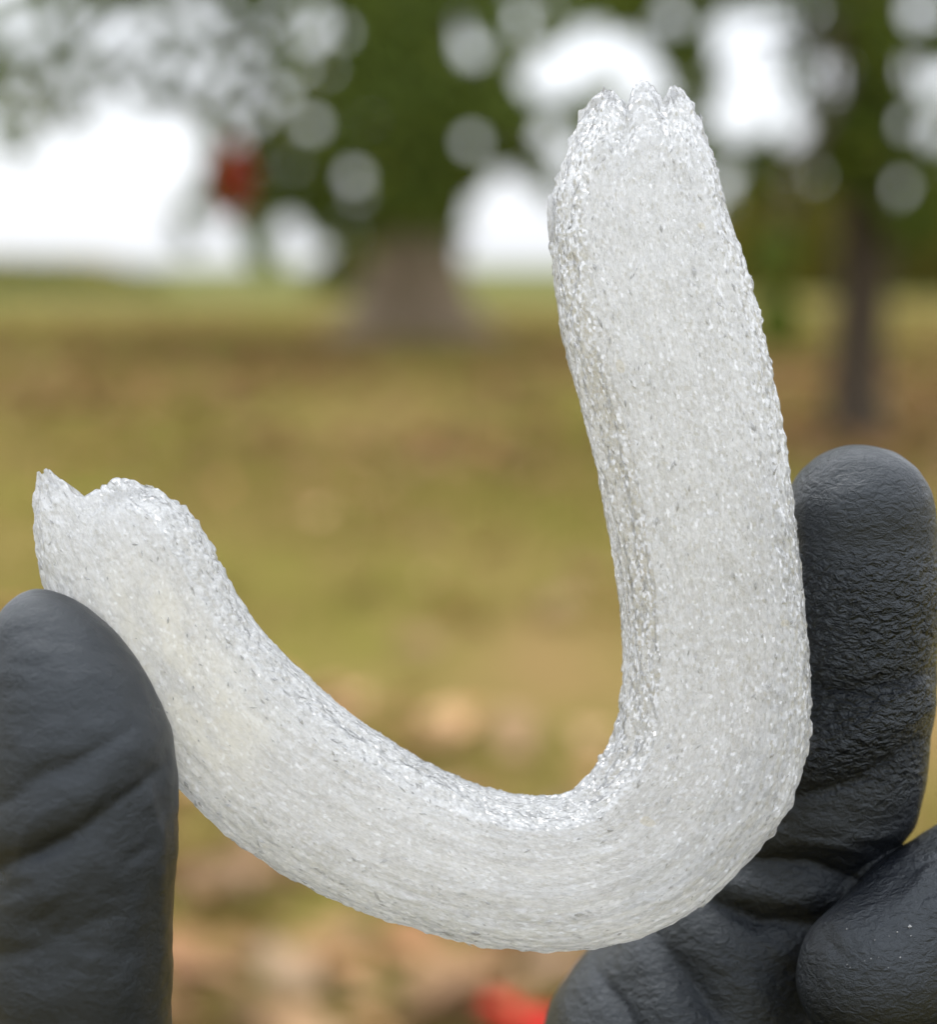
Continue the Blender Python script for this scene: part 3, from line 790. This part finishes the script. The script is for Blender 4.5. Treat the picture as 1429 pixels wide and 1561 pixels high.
def build_hand():
    h = 0.55
    lo = np.array([-82.0, -215.0, -52.0]); hi = np.array([104.0, 16.0, 34.0])
    n = np.ceil((hi - lo) / h).astype(int)
    ax = [(lo[i] + np.arange(n[i]) * h).astype(np.float32) for i in range(3)]
    CAP = np.float32(16.0)
    def chain(pts, k=0.8):
        """pts: (px, py, depth mm, radius px); distances capped, each piece worked out only near itself"""
        P = [(hm(a, b, w_), r * K * (D0 - w_) / D0) for a, b, w_, r in pts]
        f = np.full(n, CAP, np.float32)
        for (a, ra), (b, rb) in zip(P[:-1], P[1:]):
            m = max(ra, rb) + 16
            i0 = np.clip(((np.minimum(a, b) - m - lo) / h).astype(int), 0, n - 1); i1 = np.clip(((np.maximum(a, b) + m - lo) / h).astype(int) + 1, 1, n)
            sl = tuple(slice(p, q) for p, q in zip(i0, i1))
            x = ax[0][sl[0], None, None] - np.float32(a[0]); y = ax[1][None, sl[1], None] - np.float32(a[1]); z = ax[2][None, None, sl[2]] - np.float32(a[2])
            d = (b - a).astype(np.float32); L2 = np.float32(d @ d)
            t = np.clip((x * d[0] + y * d[1] + z * d[2]) / L2, 0, 1)
            g = np.sqrt((x - t * d[0]) ** 2 + (y - t * d[1]) ** 2 + (z - t * d[2]) ** 2) - (np.float32(ra) + np.float32(rb - ra) * t)
            f[sl] = smin(f[sl], np.minimum(g, CAP), k)
        return f
    thumb = chain([(62, 968, 10, 70), (74, 1000, 10, 96), (88, 1042, 10.2, 118), (102, 1090, 10.5, 135), (113, 1145, 10.8, 147), (118, 1210, 11, 151), (118, 1300, 11, 151), (112, 1480, 11, 148), (110, 1600, 10, 152), (130, 1800, 4, 175), (330, 2250, -8, 230)], 0.8)
    index = chain([(1312, 792, -7, 116), (1314, 900, -8, 119), (1310, 1020, -9, 116), (1290, 1150, -13, 124), (1205, 1330, -22, 140), (1120, 1440, -24, 165), (1040, 1610, -24, 212), (920, 1950, -22, 185)], 0.8)
    middle = chain([(1338, 1488, 0, 122), (1420, 1420, -4, 126), (1560, 1330, -12, 130), (1640, 1420, -22, 135), (1480, 1750, -26, 140), (1170, 2020, -24, 180)], 0.8)
    ring = chain([(1370, 1800, -6, 115), (1560, 1760, -10, 125), (1720, 1800, -20, 130), (1420, 2120, -24, 165)], 0.8)
    little = chain([(1420, 2080, -8, 100), (1600, 2060, -14, 110), (1680, 2120, -22, 115), (1440, 2330, -22, 140)], 0.8)
    palm = chain([(330, 2250, -10, 220), (900, 2000, -22, 185), (1250, 2080, -22, 175), (1400, 2300, -20, 170), (1150, 2620, -12, 200), (700, 2650, -12, 210), (330, 2250, -10, 220)], 10.0)
    palm = smin(palm, chain([(700, 2300, -16, 190), (1100, 2350, -18, 190)], 8), 12.0)
    wrist = chain([(850, 2650, -10, 260), (850, 3000, 0, 270), (860, 3160, 4, 300)], 8)
    f = smin(index, middle, 0.9)
    f = smin(f, ring, 0.9); f = smin(f, little, 0.9)
    f = smin(f, smin(palm, wrist, 12.0), 6.0)
    f = smin(f, thumb, 6.0)
    V, Fq = surface_nets(f, lo, h)
    # smooth the grid facets
    e = np.concatenate([Fq[:, [0, 1]], Fq[:, [1, 2]], Fq[:, [2, 3]], Fq[:, [3, 0]]])
    deg = np.bincount(e.ravel(), minlength=len(V)).astype(float)
    def smooth(V, k):
        for _ in range(k):
            acc = np.zeros_like(V)
            for c in range(3):
                acc[:, c] = np.bincount(e[:, 0], V[e[:, 1], c], len(V)) + np.bincount(e[:, 1], V[e[:, 0], c], len(V))
            V = V * 0.4 + 0.6 * acc / deg[:, None]
        return V
    V = smooth(V, 10)
    def normals(V):
        a, b, c, d = (V[Fq[:, i]] for i in range(4))
        fn = np.cross(c - a, d - b)
        N = np.zeros_like(V)
        for i in range(4):
            for k in range(3): N[:, k] += np.bincount(Fq[:, i], fn[:, k], len(V))
        return N / (np.linalg.norm(N, axis=1, keepdims=True) + 1e-9)
    N = normals(V)
    px = V[:, 0] / K * (D0 / (D0 - V[:, 2])) + CX; py = CY - V[:, 1] / K * (D0 / (D0 - V[:, 2]))
    p2 = np.stack([px, py], 1)
    front = sstep(0.0, 0.6, N[:, 2])
    # folds of the glove rubber: polyline, amount in mm (minus = groove), half-width in px
    FOLDS = [
        ([(285, 1140), (205, 1205), (110, 1275), (-60, 1350)], -1.5, 26), ([(250, 1120), (150, 1200), (60, 1255), (-60, 1300)], 0.9, 34),
        ([(200, 1110), (120, 1160), (40, 1190)], -0.8, 22), ([(60, 1190), (-40, 1250)], -0.6, 20),
        ([(222, 1190), (243, 1260), (250, 1400), (246, 1600)], 0.55, 11),
        ([(170, 1290), (60, 1370), (-40, 1420)], 0.45, 40), ([(160, 1400), (40, 1450), (-60, 1470)], -0.5, 30), ([(200, 1480), (80, 1520)], 0.3, 30),
        ([(1215, 1040), (1320, 1065), (1440, 1020)], -1.7, 34), ([(1210, 1185), (1300, 1120), (1410, 1075)], 1.5, 34), ([(1215, 1215), (1320, 1190), (1400, 1130)], -1.5, 24),
        ([(1180, 1265), (1300, 1280), (1360, 1240)], 1.0, 34), ([(1150, 1310), (1230, 1320), (1300, 1345)], -1.7, 24), ([(1110, 1350), (1200, 1370), (1260, 1375)], 1.3, 26),
        ([(1080, 1370), (1160, 1405), (1230, 1410)], -2.2, 22), ([(1040, 1420), (1120, 1480), (1190, 1560)], 1.0, 36), ([(1010, 1440), (1060, 1500), (1120, 1580)], -1.5, 26),
        ([(960, 1430), (1010, 1510), (1060, 1600)], 0.9, 30), ([(900, 1470), (950, 1530), (990, 1600)], -1.2, 24),
        ([(1310, 1345), (1380, 1300), (1440, 1270)], -1.4, 22), ([(1330, 1290), (1400, 1240), (1440, 1200)], 1.2, 28),
        ([(1250, 1560), (1330, 1590), (1430, 1560)], -0.6, 30)]
    disp = np.zeros(len(V))
    for poly, amt, wd in FOLDS:
        best = np.full(len(V), 1e9); tt = np.zeros(len(V)); m = len(poly) - 1
        for i in range(m):
            d, t = seg2d(p2, np.array(poly[i], float), np.array(poly[i + 1], float))
            b = d < best; best = np.where(b, d, best); tt = np.where(b, (i + t) / m, tt)
        g = (np.exp(-(best / wd) ** 2) if amt > 0 else np.exp(-best / (0.62 * wd)) * 1.15) * (0.35 + 0.65 * np.sin(math.pi * np.clip(tt, 0.03, 0.97)) ** 0.6)
        disp += amt * g
    wr = np.random.default_rng(5)
    for cx_, cy_, sx_, sy_, ang, cnt in ((1320, 1075, 90, 60, -0.25, 14), (1240, 1290, 90, 60, 0.1, 12), (1120, 1450, 90, 70, 0.6, 12), (120, 1260, 110, 90, -0.55, 12), (110, 1440, 110, 90, -0.35, 8), (1400, 1330, 60, 40, -0.6, 8)):
        for _ in range(cnt):
            x0 = cx_ + wr.normal() * sx_ * 0.6; y0 = cy_ + wr.normal() * sy_ * 0.6; a_ = ang + wr.normal() * 0.25; l_ = wr.uniform(25, 70)
            d, t = seg2d(p2, np.array([x0 - l_ * math.cos(a_), y0 - l_ * math.sin(a_)]), np.array([x0 + l_ * math.cos(a_), y0 + l_ * math.sin(a_)]))
            disp += wr.choice([-1, 1]) * wr.uniform(0.15, 0.4) * np.exp(-(d / wr.uniform(6, 11)) ** 2) * np.sin(math.pi * np.clip(t, 0.02, 0.98))
    disp *= front * np.where(px < 400, 0.7, 1.0)
    disp += (noise(V * np.array([0.16, 0.22, 0.2]), 41) - 0.5) * 0.4 + (noise(V * np.array([0.4, 0.7, 0.5]), 42) - 0.5) * 0.22
    V = smooth(V + N * disp[:, None], 1)
    root = empty('gloved_hand')
    base = np.array([V[:, 0].mean(), V[:, 1].min(), 0.0])
    root.matrix_world = HELD @ Matrix.Translation(Vector(base))
    tag(root, 'hand in a matte black rubber glove pinching the crystal between thumb and fingers', 'hand')
    mesh = mesh_np('hand_body', V - base, Fq)
    cr = 0.34 + 1.5 * sstep(820, 900, py) * sstep(1240, 1120, py) * (px > 1150) * 0.9
    cr = np.where(px < 400, 0.14, cr)
    vec_attr(mesh, 'crinkle', np.stack([cr] * 3, 1))
    link('hand_body', mesh, M_GLOVE, root)
    # rolled cuff round the wrist
    th = np.arange(48) * 2 * math.pi / 48
    cV, cF = [], []
    c0 = hm(860, 3200, 4); rad = 300 * K * 0.98
    for i, a in enumerate(th):
        for j in range(10):
            b = 2 * math.pi * j / 10
            rr = rad + 1.6 * math.cos(b)
            cV.append((c0[0] + rr * math.cos(a), c0[1] + 1.6 * math.sin(b) + 0.5 * math.sin(3 * a), c0[2] + rr * 0.95 * math.sin(a)))
            cF.append((i * 10 + j, i * 10 + (j + 1) % 10, ((i + 1) % 48) * 10 + (j + 1) % 10, ((i + 1) % 48) * 10 + j))
    mc = mesh_np('cuff_roll', np.array(cV) - base, np.array(cF)); vec_attr(mc, 'crinkle', np.full((len(cV), 3), 0.3))
    link('cuff_roll', mc, M_GLOVE, root)
    # crumbs of crystal dust stuck to the curled finger
    sel = np.where((N[:, 2] > 0.5) & (px > 1290) & (px < 1400) & (py > 1410) & (py < 1500))[0]
    pick = rng.choice(sel, 14, replace=False)
    dV, dF = [], []
    for q, i in enumerate(pick):
        s_ = rng.uniform(0.07, 0.16) if q else 0.27
        c = V[i] + N[i] * s_ * 0.4; b = len(dV)
        for d in ((1, 0, 0), (-1, 0, 0), (0, 1, 0), (0, -1, 0), (0, 0, 1), (0, 0, -1)):
            dV.append(c + np.array(d) * s_ * rng.uniform(0.7, 1.2))
        dF += [(b + x, b + y, b + z) for x in (0, 1) for y in (2, 3) for z in (4, 5)]
    o = link('dust_crumbs', mesh_np('dust_crumbs', np.array(dV) - base, np.array(dF), False), M_GRAIN, root)
    o['kind'] = 'stuff'
build_hand()
